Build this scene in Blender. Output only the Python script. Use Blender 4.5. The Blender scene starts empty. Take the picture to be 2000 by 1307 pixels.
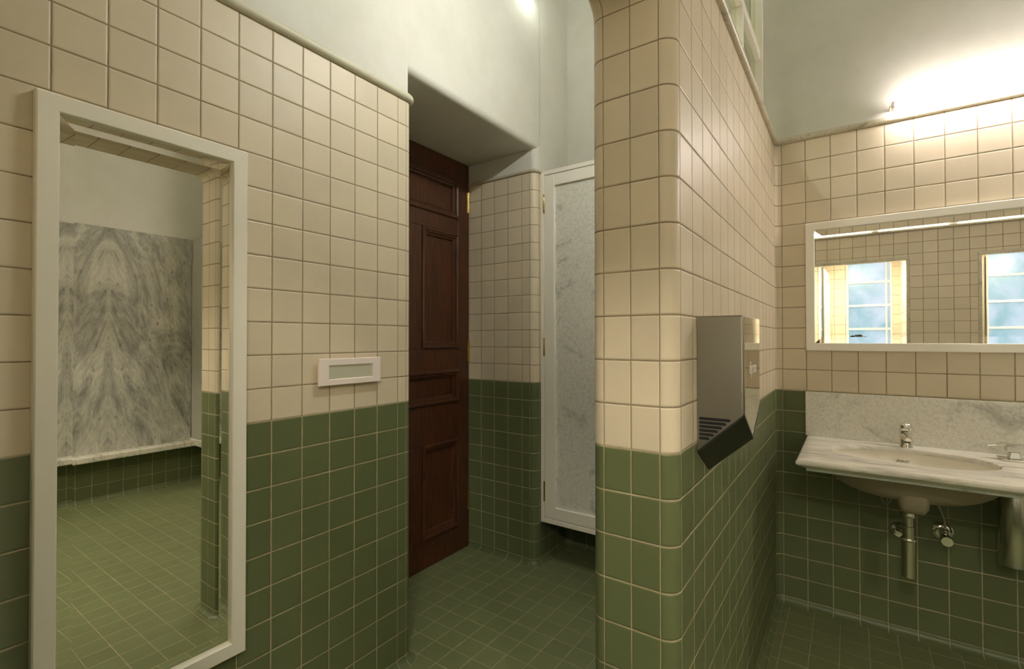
import bpy, bmesh, math
from math import pi, sin, cos, radians
from mathutils import Vector, Matrix

# ---------------------------------------------------------------- units
# everything is laid out in wall-tile modules (1 tile = 0.10 m); z = 0 of the
# layout is the line where green tiles meet beige ones, the floor is at ZF
S = 0.1
ZF = -10.25
def W(x, y, z): return Vector((x * S, y * S, (z - ZF) * S))

sc = bpy.context.scene
COL = sc.collection

# ---------------------------------------------------------------- materials
def new_mat(name):
    m = bpy.data.materials.new(name); m.use_nodes = True
    nt = m.node_tree; nt.nodes.clear()
    out = nt.nodes.new('ShaderNodeOutputMaterial')
    b = nt.nodes.new('ShaderNodeBsdfPrincipled')
    nt.links.new(b.outputs[0], out.inputs[0])
    return m, nt, b, out

class G:
    """tiny node-graph helper"""
    def __init__(s, nt): s.nt = nt
    def n(s, t, **kw):
        x = s.nt.nodes.new(t)
        for k, v in kw.items(): setattr(x, k, v)
        return x
    def put(s, sock, v):
        if hasattr(v, 'is_output') or isinstance(v, bpy.types.NodeSocket): s.nt.links.new(v, sock)
        else: sock.default_value = v
    def m(s, op, a, b=None, c=None, clamp=False):
        x = s.n('ShaderNodeMath', operation=op, use_clamp=clamp)
        s.put(x.inputs[0], a)
        if b is not None: s.put(x.inputs[1], b)
        if c is not None: s.put(x.inputs[2], c)
        return x.outputs[0]
    def mix(s, f, a, b, blend='MIX'):
        x = s.n('ShaderNodeMix', data_type='RGBA', blend_type=blend)
        s.put(x.inputs[0], f)
        s.put(x.inputs[6], a); s.put(x.inputs[7], b)
        return x.outputs[2]
    def ss(s, v, a, b, lo=0.0, hi=1.0):
        x = s.n('ShaderNodeMapRange', interpolation_type='SMOOTHSTEP')
        s.put(x.inputs[0], v)
        for i, q in enumerate((a, b, lo, hi)): s.put(x.inputs[i + 1], q)
        return x.outputs[0]
    def noise(s, vec, scale, detail=3.0, rough=0.5, dist=0.0, dim='3D'):
        x = s.n('ShaderNodeTexNoise', noise_dimensions=dim)
        if vec is not None: s.put(x.inputs['Vector'], vec)
        x.inputs['Scale'].default_value = scale; x.inputs['Detail'].default_value = detail
        x.inputs['Roughness'].default_value = rough; x.inputs['Distortion'].default_value = dist
        return x.outputs[0]
    def pos(s): return s.n('ShaderNodeNewGeometry').outputs['Position']
    def map(s, vec, scale=(1, 1, 1), rot=(0, 0, 0), loc=(0, 0, 0)):
        x = s.n('ShaderNodeMapping'); s.put(x.inputs[0], vec)
        x.inputs['Scale'].default_value = scale; x.inputs['Rotation'].default_value = rot
        x.inputs['Location'].default_value = loc
        return x.outputs[0]
    def bump(s, h, strength=0.3, dist=0.002, normal=None):
        x = s.n('ShaderNodeBump'); x.inputs['Strength'].default_value = strength
        x.inputs['Distance'].default_value = dist; s.put(x.inputs['Height'], h)
        if normal is not None: s.put(x.inputs['Normal'], normal)
        return x.outputs[0]

def c4(c): return (c[0], c[1], c[2], 1.0)

BEIGE = (0.685, 0.595, 0.45)
GREEN = (0.124, 0.149, 0.066)
FLOORG = (0.165, 0.190, 0.085)
GROUT_D = (0.30, 0.235, 0.14)
GROUT_L = (0.46, 0.385, 0.24)

def tile_material(name, mode):
    """glazed wall tile: UV in tile units, green below v = 0, beige above"""
    m, nt, b, out = new_mat(name); g = G(nt)
    uv = g.n('ShaderNodeUVMap', uv_map='tiles').outputs[0]
    sep = g.n('ShaderNodeSeparateXYZ'); g.put(sep.inputs[0], uv)
    u, v = sep.outputs[0], sep.outputs[1]
    wob = g.m('MULTIPLY', g.m('SUBTRACT', g.noise(uv, 3.0, 2.0), 0.5), 0.012)
    fu = g.m('FRACT', g.m('ADD', u, wob)); fv = g.m('FRACT', g.m('ADD', v, wob))
    du = g.m('MINIMUM', fu, g.m('SUBTRACT', 1.0, fu))
    dv = g.m('MINIMUM', fv, g.m('SUBTRACT', 1.0, fv))
    d = g.m('MINIMUM', du, dv)
    grout = g.ss(d, 0.011, 0.022, 1.0, 0.0)
    cell = g.n('ShaderNodeCombineXYZ')
    g.put(cell.inputs[0], g.m('FLOOR', u)); g.put(cell.inputs[1], g.m('FLOOR', v))
    wn = g.n('ShaderNodeTexWhiteNoise', noise_dimensions='2D'); g.put(wn.inputs['Vector'], cell.outputs[0])
    rnd = wn.outputs['Value']
    cloud = g.noise(g.pos(), 9.0, 4.0, 0.6)
    val = g.m('ADD', g.m('MULTIPLY', rnd, 0.10), g.m('MULTIPLY', cloud, 0.14))
    val = g.m('ADD', val, 0.88)
    if mode == 'floor':
        base = c4(FLOORG); gcol = c4((0.36, 0.315, 0.19))
    else:
        isb = g.m('GREATER_THAN', v, 0.0)
        base = g.mix(isb, c4(GREEN), c4(BEIGE))
        gb = g.m('GREATER_THAN', v, 0.012)
        gcol = g.mix(gb, c4(GROUT_L), c4(GROUT_D))
    hs = g.n('ShaderNodeHueSaturation'); g.put(hs.inputs['Color'], base); g.put(hs.inputs['Value'], val)
    # a few dull smudges on the glaze
    sm = g.ss(g.noise(g.pos(), 5.5, 6.0, 0.75, 0.6), 0.62, 0.80, 0.0, 0.13)
    col = g.mix(sm, hs.outputs[0], c4((0.30, 0.24, 0.15) if mode != 'floor' else (0.07, 0.08, 0.04)))
    gdirt = g.ss(g.noise(g.pos(), 14.0, 4.0, 0.7), 0.35, 0.75, 0.78, 1.15)
    hg = g.n('ShaderNodeHueSaturation'); g.put(hg.inputs['Color'], gcol); g.put(hg.inputs['Value'], gdirt)
    g.put(b.inputs['Base Color'], g.mix(grout, col, hg.outputs[0]))
    r0 = 0.42 if mode == 'floor' else 0.36
    rough = g.m('ADD', r0, g.m('MULTIPLY', g.noise(g.pos(), 22.0, 3.0), 0.12))
    g.put(b.inputs['Roughness'], g.m('MAXIMUM', rough, g.m('MULTIPLY', grout, 0.85)))
    b.inputs['Specular IOR Level'].default_value = 0.42
    h = g.ss(d, 0.006, 0.05, 0.0, 1.0)
    wav = g.noise(g.map(g.pos(), (1, 1, 0.35)), 16.0, 2.0)
    # each tile is set a hair out of plane
    wn2 = g.n('ShaderNodeTexWhiteNoise', noise_dimensions='2D'); g.put(wn2.inputs['Vector'], g.map(cell.outputs[0], (1, 1, 1), (0, 0, 0), (31, 17, 0)))
    tilt = g.m('MULTIPLY', g.m('ADD', g.m('MULTIPLY', fu, g.m('SUBTRACT', rnd, 0.5)), g.m('MULTIPLY', fv, g.m('SUBTRACT', wn2.outputs['Value'], 0.5))), 0.25)
    hh = g.m('ADD', g.m('ADD', h, g.m('MULTIPLY', wav, 0.25)), tilt)
    g.put(b.inputs['Normal'], g.bump(hh, 0.55, 0.0022))
    return m

def marble(name, base, dark, scale, kind, rough=0.25):
    m, nt, b, out = new_mat(name); g = G(nt); P = g.pos()
    if kind == 'speckle':
        blot = g.ss(g.noise(P, 5.5 * scale, 6.0, 0.66, 0.7), 0.53, 0.70)
        grain = g.noise(P, 75.0 * scale, 4.0, 0.75)
        fine = g.noise(P, 190.0 * scale, 2.0, 0.7)
        f = g.m('ADD', g.m('MULTIPLY', blot, 0.62), g.ss(grain, 0.42, 0.74, 0.0, 0.42), clamp=True)
        col = g.mix(f, c4(base), c4(dark))
        col = g.mix(g.ss(fine, 0.55, 0.72, 0.0, 0.38), col, c4(dark))
    elif kind == 'streak':
        v = g.noise(g.map(P, (0.7, 4.0, 4.0), (0, 0, 0.10)), 7.0 * scale, 6.0, 0.6, 0.7)
        f = g.ss(v, 0.44, 0.76)
        col = g.mix(f, c4(base), c4(dark))
        col = g.mix(g.ss(g.noise(P, 120.0, 2.0), 0.5, 0.75, 0.0, 0.15), col, c4(dark))
    else:   # bookmatched slabs: veining mirrored about the joint, sweeping down and outward
        sep = g.n('ShaderNodeSeparateXYZ'); g.put(sep.inputs[0], P)
        y = g.m('ABSOLUTE', g.m('ADD', sep.outputs[1], -0.02))
        z = sep.outputs[2]
        y2 = y
        warp = g.n('ShaderNodeCombineXYZ')
        g.put(warp.inputs[0], g.m('ADD', g.m('MULTIPLY', y2, 2.5), g.m('MULTIPLY', z, 0.85)))
        g.put(warp.inputs[1], g.m('SUBTRACT', g.m('MULTIPLY', z, 0.62), g.m('MULTIPLY', y2, 0.55)))
        g.put(warp.inputs[2], 0.7)
        q = warp.outputs[0]
        v = g.noise(q, 1.9, 10.0, 0.72, 1.6)
        w2 = g.noise(q, 9.0, 8.0, 0.75, 0.8)
        gr = g.noise(P, 85.0, 4.0, 0.75)
        f = g.m('ADD', g.m('MULTIPLY', v, 0.60), g.m('MULTIPLY', w2, 0.40))
        f = g.ss(f, 0.34, 0.66)
        col = g.mix(f, c4(base), c4(dark))
        col = g.mix(g.ss(gr, 0.45, 0.75, 0.0, 0.35), col, c4([k * 0.8 for k in dark]))
        spots = g.n('ShaderNodeTexVoronoi'); 
        sp = g.n('ShaderNodeCombineXYZ'); g.put(sp.inputs[0], y); g.put(sp.inputs[1], g.m('MULTIPLY', z, 0.6))
        g.put(spots.inputs['Vector'], sp.outputs[0]); spots.inputs['Scale'].default_value = 15.0
        col = g.mix(g.ss(spots.outputs['Distance'], 0.05, 0.22, 0.45, 0.0), col, c4([k * 0.55 for k in dark]))
    g.put(b.inputs['Base Color'], col)
    b.inputs['Roughness'].default_value = rough
    return m

def plain(name, col, rough=0.5, metal=0.0, bumpy=0.0, spec=0.5, var=0.0):
    m, nt, b, out = new_mat(name); g = G(nt)
    if var:
        hs = g.n('ShaderNodeHueSaturation'); hs.inputs['Color'].default_value = c4(col)
        g.put(hs.inputs['Value'], g.m('ADD', 1.0 - var / 2, g.m('MULTIPLY', g.noise(g.pos(), 3.0, 6.0, 0.65), var)))
        g.put(b.inputs['Base Color'], hs.outputs[0])
    else:
        b.inputs['Base Color'].default_value = c4(col)
    b.inputs['Roughness'].default_value = rough; b.inputs['Metallic'].default_value = metal
    b.inputs['Specular IOR Level'].default_value = spec
    if bumpy: g.put(b.inputs['Normal'], g.bump(g.noise(g.pos(), 60.0, 4.0), bumpy, 0.002))
    return m

def emit(name, col, strength):
    m = bpy.data.materials.new(name); m.use_nodes = True; nt = m.node_tree; nt.nodes.clear()
    out = nt.nodes.new('ShaderNodeOutputMaterial'); e = nt.nodes.new('ShaderNodeEmission')
    e.inputs[0].default_value = c4(col); e.inputs[1].default_value = strength
    nt.links.new(e.outputs[0], out.inputs[0]); return m

def brushed(name, col, rough=0.3, vertical=True):
    m, nt, b, out = new_mat(name); g = G(nt)
    st = g.noise(g.map(g.pos(), (60, 60, 2) if vertical else (2, 2, 90)), 12.0, 3.0)
    b.inputs['Base Color'].default_value = c4(col); b.inputs['Metallic'].default_value = 1.0
    g.put(b.inputs['Roughness'], g.m('ADD', rough, g.m('MULTIPLY', st, 0.14)))
    return m

def wood():
    m, nt, b, out = new_mat('mahogany'); g = G(nt)
    P = g.map(g.pos(), (9, 9, 0.9))
    f = g.noise(P, 7.0, 6.0, 0.65, 0.8)
    f2 = g.noise(g.map(g.pos(), (60, 60, 2.0)), 9.0, 3.0, 0.6)
    col = g.mix(g.ss(f, 0.3, 0.7), c4((0.100, 0.031, 0.011)), c4((0.038, 0.012, 0.005)))
    col = g.mix(g.ss(f2, 0.5, 0.8, 0.0, 0.4), col, c4((0.03, 0.010, 0.004)))
    g.put(b.inputs['Base Color'], col)
    b.inputs['Roughness'].default_value = 0.34
    return m

def plaster():
    m, nt, b, out = new_mat('plaster'); g = G(nt)
    n = g.noise(g.pos(), 2.2, 6.0, 0.7)
    col = g.mix(g.ss(n, 0.35, 0.75), c4((0.65, 0.64, 0.58)), c4((0.58, 0.57, 0.50)))
    g.put(b.inputs['Base Color'], col); b.inputs['Roughness'].default_value = 0.62
    b.inputs['Specular IOR Level'].default_value = 0.3
    g.put(b.inputs['Normal'], g.bump(g.noise(g.pos(), 25.0, 5.0), 0.08, 0.004))
    return m

def glass(name, tint=(0.93, 0.95, 0.88)):
    m = bpy.data.materials.new(name); m.use_nodes = True; nt = m.node_tree; nt.nodes.clear(); g = G(nt)
    out = nt.nodes.new('ShaderNodeOutputMaterial')
    t = g.n('ShaderNodeBsdfTransparent'); t.inputs[0].default_value = c4(tint)
    gl = g.n('ShaderNodeBsdfGlossy'); gl.inputs['Roughness'].default_value = 0.02
    mx = g.n('ShaderNodeMixShader'); mx.inputs[0].default_value = 0.08
    nt.links.new(t.outputs[0], mx.inputs[1]); nt.links.new(gl.outputs[0], mx.inputs[2]); nt.links.new(mx.outputs[0], out.inputs[0])
    return m

def frosted():
    """sandblasted window glass lit by the sky behind it"""
    m = bpy.data.materials.new('frosted_glass'); m.use_nodes = True; nt = m.node_tree; nt.nodes.clear(); g = G(nt)
    out = nt.nodes.new('ShaderNodeOutputMaterial')
    n = g.noise(g.map(g.pos(), (3, 1, 2.2)), 1.6, 5.0, 0.6, 0.5)
    col = g.mix(g.ss(n, 0.35, 0.68), c4((0.80, 0.87, 0.91)), c4((0.56, 0.74, 0.75)))
    t = g.n('ShaderNodeBsdfTranslucent'); g.put(t.inputs[0], col)
    gl = g.n('ShaderNodeBsdfGlossy'); gl.inputs['Roughness'].default_value = 0.35
    mx = g.n('ShaderNodeMixShader'); mx.inputs[0].default_value = 0.06
    nt.links.new(t.outputs[0], mx.inputs[1]); nt.links.new(gl.outputs[0], mx.inputs[2]); nt.links.new(mx.outputs[0], out.inputs[0])
    return m

M = {
    'tile': tile_material('wall_tile', 'wall'),
    'floor': tile_material('floor_tile', 'floor'),
    'plaster': plaster(),
    'marble_counter': marble('marble_counter', (0.76, 0.73, 0.63), (0.38, 0.37, 0.31), 1.0, 'streak'),
    'marble_grey': marble('marble_grey', (0.84, 0.82, 0.73), (0.33, 0.34, 0.30), 1.0, 'speckle', 0.32),
    'marble_dark': marble('marble_dark', (0.50, 0.49, 0.43), (0.22, 0.22, 0.20), 0.8, 'speckle', 0.3),
    'marble_book': marble('marble_book', (0.66, 0.64, 0.57), (0.19, 0.195, 0.18), 1.0, 'book', 0.22),
    'marble_trim': marble('marble_trim', (0.58, 0.53, 0.41), (0.20, 0.17, 0.11), 1.4, 'speckle', 0.35),
    'marble_green': marble('marble_green', (0.44, 0.47, 0.38), (0.18, 0.21, 0.15), 2.0, 'speckle', 0.4),
    'white_paint': plain('white_paint', (0.92, 0.88, 0.78), 0.38, var=0.06),
    'coping': plain('painted_coping', (0.60, 0.575, 0.45), 0.45, var=0.25),
    'white_plastic': plain('white_plastic', (0.90, 0.80, 0.76), 0.3),
    'cream_plastic': plain('cream_plastic', (0.55, 0.54, 0.42), 0.4),
    'ceramic': plain('ceramic', (0.87, 0.83, 0.72), 0.07),
    'ceramic_out': plain('ceramic_raw_shaded', (0.33, 0.28, 0.20), 0.5),  # raw ceramic, darkened to put the under-counter shade into its colour
    'mirror': plain('mirror_silver', (0.89, 0.88, 0.81), 0.0, 1.0),
    'chrome': plain('chrome', (0.80, 0.78, 0.72), 0.06, 1.0),
    'steel': brushed('brushed_steel', (0.27, 0.25, 0.21), 0.36),
    'steel_pipe': brushed('steel_tube', (0.62, 0.60, 0.52), 0.16, False),
    'chrome_front': plain('polished_steel', (0.70, 0.66, 0.56), 0.05, 1.0),
    'black': plain('black_plastic', (0.018, 0.020, 0.014), 0.35),
    'black_dull': plain('slot_shade', (0.004, 0.004, 0.004), 0.8),
    'brass': plain('brass', (0.62, 0.44, 0.16), 0.22, 1.0),
    'wood': wood(),
    'rubber': plain('grey_hose', (0.30, 0.30, 0.26), 0.35, 0.6),
    'ink': plain('dark_ink', (0.01, 0.035, 0.02), 0.4),
    'logo': plain('logo_grey', (0.75, 0.73, 0.68), 0.4),
    'glass': glass('clear_glass'),
    'frosted': frosted(),
    'tube': emit('fluorescent', (1.0, 0.90, 0.86), 115.0),
    'tube_dim': emit('fluorescent_dim', (1.0, 0.90, 0.84), 48.0),  # dimmer than its neighbours so the plaster around it does not burn out
    'tube_far': emit('fluorescent_old', (1.0, 0.96, 0.84), 24.0),
    'bulb': emit('lamp_glass', (0.96, 1.0, 0.90), 22.0),
    'tube_pass': emit('fluorescent_passage', (1.0, 1.0, 0.93), 168.0),
    'bulb_warm': emit('lamp_glass_warm', (1.0, 0.91, 0.74), 1120.0),
}

# ---------------------------------------------------------------- mesh helpers
def link(name, me, mat, parent=None, kind=None, label=None):
    o = bpy.data.objects.new(name, me); COL.objects.link(o)
    if mat is not None: me.materials.append(mat)
    if parent is not None: o.parent = parent
    if kind: o['kind'] = kind
    if label: o['label'] = label
    return o

def empty(name, loc, label, cat, group=None):
    o = bpy.data.objects.new(name, None); COL.objects.link(o)
    o.location = W(*loc); o.empty_display_size = 0.05
    o['label'] = label; o['category'] = cat
    if group: o['group'] = group
    return o

def tag(o, label, cat, group=None):
    o['label'] = label; o['category'] = cat
    if group: o['group'] = group
    return o

class MB:
    """collects faces in layout units, builds one mesh object"""
    def __init__(s): s.v = []; s.f = []; s.uv = {}
    def add(s, pts, faces):
        o = len(s.v); s.v += [tuple(p) for p in pts]
        s.f += [tuple(i + o for i in f) for f in faces]; return s
    def box(s, x0, x1, y0, y1, z0, z1):
        p = [(x, y, z) for z in (z0, z1) for y in (y0, y1) for x in (x0, x1)]
        return s.add(p, [(0, 2, 3, 1), (4, 5, 7, 6), (0, 1, 5, 4), (2, 6, 7, 3), (0, 4, 6, 2), (1, 3, 7, 5)])
    def loft(s, loops, cap0=True, cap1=True, closed=True, ring=False):
        n = len(loops[0]); pts = [p for l in loops for p in l]; fs = []
        m = len(loops)
        for a in range(m if ring else m - 1):
            b = (a + 1) % m
            for i in range(n if closed else n - 1):
                j = (i + 1) % n
                fs.append((a * n + i, a * n + j, b * n + j, b * n + i))
        if not ring:
            if cap0: fs.append(tuple(reversed(range(n))))
            if cap1: fs.append(tuple((m - 1) * n + i for i in range(n)))
        return s.add(pts, fs)
    def lathe(s, c, prof, n=32, axis=(0, 0, 1), cap=True):
        """prof: (r, h) pairs along axis from c"""
        a = Vector(axis).normalized(); u = a.orthogonal().normalized(); w = a.cross(u); c = Vector(c)
        loops = [[c + a * h + (u * cos(2 * pi * k / n) + w * sin(2 * pi * k / n)) * r for k in range(n)] for r, h in prof]
        return s.loft(loops, cap, cap)
    def tube(s, pts, r, n=12):
        pts = [Vector(p) for p in pts]; loops = []; up = None
        for i, p in enumerate(pts):
            t = (pts[min(i + 1, len(pts) - 1)] - pts[max(i - 1, 0)]).normalized()
            u = t.orthogonal().normalized() if up is None else (up - t * up.dot(t)).normalized()
            up = u; w = t.cross(u)
            rr = r[i] if isinstance(r, (list, tuple)) else r
            loops.append([p + (u * cos(2 * pi * k / n) + w * sin(2 * pi * k / n)) * rr for k in range(n)])
        return s.loft(loops)
    def build(s, name, mat, parent=None, kind=None, label=None, smooth=35, bevel=0.0, seg=2):
        org = Vector(parent_world(parent)) if parent is not None else Vector((0, 0, 0))
        me = bpy.data.meshes.new(name)
        me.from_pydata([tuple(W(*p) - org) for p in s.v], [], s.f)
        bm = bmesh.new(); bm.from_mesh(me); bmesh.ops.recalc_face_normals(bm, faces=bm.faces[:]); bm.to_mesh(me); bm.free()
        if smooth:
            for p in me.polygons: p.use_smooth = True
            me.set_sharp_from_angle(angle=radians(smooth))
        o = link(name, me, mat, parent, kind, label)
        if bevel:
            md = o.modifiers.new('edge', 'BEVEL'); md.width = bevel * S; md.segments = seg; md.limit_method = 'ANGLE'
            md.angle_limit = radians(40); md.harden_normals = False
        return o

def parent_world(o):
    v = Vector((0, 0, 0))
    while o is not None:
        v += o.location; o = o.parent
    return v

def mesh_uv(name, verts, faces, uvs, norms, mat, kind=None, parent=None):
    """mesh with tile UVs and explicit vertex normals"""
    me = bpy.data.meshes.new(name)
    me.from_pydata([tuple(W(*p)) for p in verts], [], faces)
    lay = me.uv_layers.new(name='tiles')
    for l in me.loops: lay.data[l.index].uv = uvs[l.vertex_index]
    for p in me.polygons: p.use_smooth = True
    me.normals_split_custom_set_from_vertices([tuple(Vector(n).normalized()) for n in norms])
    return link(name, me, mat, parent, kind)

# path points: (x, y, nx, ny, u)
def arc(cx, cy, r, a0, a1, u0, u1, convex=True, n=10):
    o = []
    for k in range(n + 1):
        t = k / n; a = radians(a0 + (a1 - a0) * t); c, s_ = cos(a), sin(a); sg = 1 if convex else -1
        o.append((cx + sg * r * c, cy + sg * r * s_, c, s_, u0 + (u1 - u0) * t))
    return o
def seg(x0, y0, x1, y1, nx, ny, u0, u1): return [(x0, y0, nx, ny, u0), (x1, y1, nx, ny, u1)]

def cove_profile(ztop, r=0.30, zc=-9.95):
    pr = [(0.0, ztop, ztop, 1.0, 0.0), (0.0, zc, -10.0, 1.0, 0.0)]
    for k in range(0, 9):
        a = pi / 2 * k / 8
        pr.append((r - r * cos(a), zc - r * sin(a), -10.0 - k / 8, cos(a), sin(a)))
    return pr

class TileMesh:
    def __init__(s): s.v = []; s.f = []; s.uv = []; s.n = []
    def sweep(s, path, prof):
        o = len(s.v); m = len(prof)
        for (x, y, nx, ny, u) in path:
            for (off, z, v, nn, nz) in prof:
                s.v.append((x + nx * off, y + ny * off, z)); s.uv.append((u, v)); s.n.append((nx * nn, ny * nn, nz))
        for i in range(len(path) - 1):
            for j in range(m - 1):
                a = o + i * m + j
                s.quad(a, a + 1, a + m + 1, a + m)
        return s
    def quad(s, *q): s.face(q)
    def face(s, q):
        # orient by stored normals
        P = [Vector(s.v[i]) for i in q]; nn = Vector((0, 0, 0))
        for i in range(len(P)):
            a, b = P[i], P[(i + 1) % len(P)]; nn += a.cross(b)
        av = Vector((0, 0, 0))
        for i in q: av += Vector(s.n[i])
        s.f.append(tuple(q) if nn.dot(av) >= 0 else tuple(reversed(q)))
    def poly(s, pts, uvs, n):
        o = len(s.v); s.v += pts; s.uv += uvs; s.n += [n] * len(pts)
        s.face(tuple(range(o, o + len(pts)))); return s
    def build(s, name, mat, kind='structure', parent=None):
        return mesh_uv(name, s.v, s.f, s.uv, s.n, mat, kind, parent)

# ---------------------------------------------------------------- key planes
XA, XB, YP, YS, YO, YJ, XFAR, ZC = 9.42, 11.42, -2.47, 14.02, -14.3, 10.2, 34.6, 30.0
ZT = 12.0

# ================================================================ SETTING
# ---- floor
t = TileMesh()
t.poly([(-6, -24, ZF), (36, -24, ZF), (36, 15, ZF), (-6, 15, ZF)], [(-6, -24 - .08), (36, -24 - .08), (36, 15 - .08), (-6, 15 - .08)], (0, 0, 1))
t.build('floor', M['floor'])

# ---- left wall, its rounded end turning into the door recess
t = TileMesh()
pl = seg(0, YO, 0, 0.0, 1, 0, YO, 0) + seg(0, 0.0, 0, .42, 1, 0, 0, 1)[1:] + arc(-.35, .42, .35, 0, 90, 1, 2)[1:] + seg(-.35, .77, -5.3, .77, 0, 1, 2, 2 + 4.95)[1:]
t.sweep(pl, cove_profile(ZT)); t.build('wall_left', M['tile'])
# ---- right jamb of the door recess and the cubicle side wall and back wall
t = TileMesh()
pj = seg(-5.3, YJ, -1.02, YJ, 0, -1, 5 - 4.28, 5) + [(-.5, YJ, 0, -1, 6)] + arc(-.5, YJ + .4, .4, -90, 0, 6, 7)[1:] + \
     seg(-.1, 10.6, -.1, 13.6, 1, 0, 7, 10)[1:] + arc(.2, 13.6, .3, 0, -90, 10, 11, False)[1:] + seg(.2, 13.9, XA, 13.9, 0, -1, 11, 20.2)[1:]
t.sweep(pj, cove_profile(ZT)); t.build('wall_recess', M['tile'])

# ---- dividing wall with its rounded end and the wide opening beside it
t = TileMesh()
pd = seg(XA, 13.9, XA, -2.12, -1, 0, 7 - 16.02, 7) + arc(XA + .35, -2.12, .35, 180, 270, 7, 8)[1:] + \
     seg(XA + .35, YP, XB - .35, YP, 0, -1, 8, 10)[1:] + arc(XB - .35, -2.12, .35, 270, 360, 10, 11)[1:] + seg(XB, -2.12, XB, 13.72, 1, 0, 11, 26.84)[1:]
t.sweep(pd, cove_profile(10.0))
# header: jamb top curves over into the soffit that runs along -Y
R = .30
hp = []
for k in range(9):
    a = pi / 2 * k / 8; hp.append((-2.77 + R * cos(a), 10 + R * sin(a), -cos(a), -sin(a), 10 + k / 8))
hp.append((YO, 10.3, 0, -1, 11 + (-2.77 - YO)))
cs = []
for k in range(9):
    a = radians(180 + 90 * k / 8); cs.append((XA + .35 + .35 * cos(a), .35 + .35 * sin(a), cos(a), -sin(a), 7 + k / 8))
for k in range(9):
    a = radians(270 + 90 * k / 8); cs.append((XB - .35 + .35 * cos(a), .35 + .35 * sin(a), cos(a), -sin(a), 10 + k / 8))
o = len(t.v); mm = len(cs)
for (y, z, ny, nz, v) in hp:
    for (x, rec, nx, nn, u) in cs:
        t.v.append((x, y - ny * rec, z - nz * rec)); t.uv.append((u, v)); t.n.append((nx, ny * nn, nz * nn))
for i in range(len(hp) - 1):
    for j in range(mm - 1):
        a = o + i * mm + j; t.quad(a, a + 1, a + mm + 1, a + mm)
for X, nx, u0, yend in ((XB, 1, lambda y: 11 + y + 2.12, 13.72), (XA, -1, lambda y: 7 - (y + 2.12), 13.9)):
    pts = [(X, -2.12, 10.0)] + [(X, -2.77 + .65 * cos(pi / 2 * k / 8), 10 + .65 * sin(pi / 2 * k / 8)) for k in range(1, 9)]
    top = [(X, p[1], ZT) for p in pts]
    for k in range(8):
        q = [pts[k], pts[k + 1], top[k + 1], top[k]]
        t.poly(q, [(u0(p[1]), p[2]) for p in q], (nx, 0, 0))
    q = [pts[-1], (X, YO, 10.65), (X, YO, ZT), top[-1]]; t.poly(q, [(u0(p[1]), p[2]) for p in q], (nx, 0, 0))
    q = [(X, -2.12, 10), (X, yend, 10), (X, yend, ZT), (X, -2.12, ZT)]; t.poly(q, [(u0(p[1]), p[2]) for p in q], (nx, 0, 0))
t.build('wall_right', M['tile'])

# ---- sink wall with the coved corner
t = TileMesh()
ps = arc(XB + .3, 13.72, .3, 0, -90, 26.84, 28, False) + seg(XB + .3, YS, 31.0, YS, 0, -1, 28, 28 + 31 - XB - .3)[1:]
t.sweep(ps, cove_profile(ZT)); t.build('wall_back', M['tile'])

# ---- far wall: tiled base behind the marble slabs, and the return wall
t = TileMesh()
pf = seg(31.0, 7.3, 34.3, 7.3, 0, -1, 2, 5.3) + \
     arc(34.3, 7.0, .3, -90, -180, 5.3, 6.3, False)[1:] + seg(XFAR, 7.0, XFAR, YO, -1, 0, 6.3, 6.3 + 7.0 - YO)[1:]
t.sweep(pf, cove_profile(-5.0)); t.build('wall_far', M['tile'])

# ---- plaster above the tiles
b = MB()
r = .3
b.box(-1.2, -.05, YO, .55, ZT, ZC)
# lintel over the door recess with a softly rounded lower arris
loops = []
pr = [(-5.4, 13.3)] + [(-.05 - r + r * sin(a), 13.3 + r - r * cos(a)) for a in [pi / 2 * k / 8 for k in range(9)]] + [(-.05, ZC), (-5.4, ZC)]
b.loft([[(x, .55, z) for x, z in pr], [(x, 10.62, z) for x, z in pr]])
# right side of the recess: jamb with rounded vertical arris
q = .4
pr = [(-5.4, YJ)] + [(-.05 - q + q * sin(a), YJ + q - q * cos(a)) for a in [pi / 2 * k / 8 for k in range(9)]] + [(-.05, 14.4), (-5.4, 14.4)]
b.loft([[(x, y, ZT) for x, y in pr], [(x, y, ZC) for x, y in pr]])
b.box(-5.4, -.4, .2, .6, ZT, 13.4)
b.build('wall_left_upper', M['plaster'], kind='structure')
b = MB(); b.box(-6.2, -5.5, -.5, 11.5, ZF, 14); b.build('wall_light_block', M['plaster'], kind='structure')  # unseen slab added behind the door to stop sky light leaking in
b = MB(); b.box(-.2, 10.5, 13.9, 14.6, ZT, ZC); b.build('wall_recess_upper', M['plaster'], kind='structure')
b = MB(); b.box(10.97, 31.5, YS - .01, 14.6, ZT, ZC); b.box(10.4, 10.97, 13.9, 14.6, ZT, ZC); b.build('wall_back_upper', M['plaster'], kind='structure')
b = MB(); b.box(XFAR, XFAR + .6, YO, 7.4, -5.0, ZC); b.box(31.0, 34.8, 7.3, 7.9, -5.0, ZC); b.box(31.0, 31.6, 7.3, 14.2, ZF, ZC)
b.build('wall_far_upper', M['plaster'], kind='structure')
b = MB(); b.box(-6, 36, -24, 15, ZC, ZC + .6); b.build('ceiling', M['plaster'], kind='structure')

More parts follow.
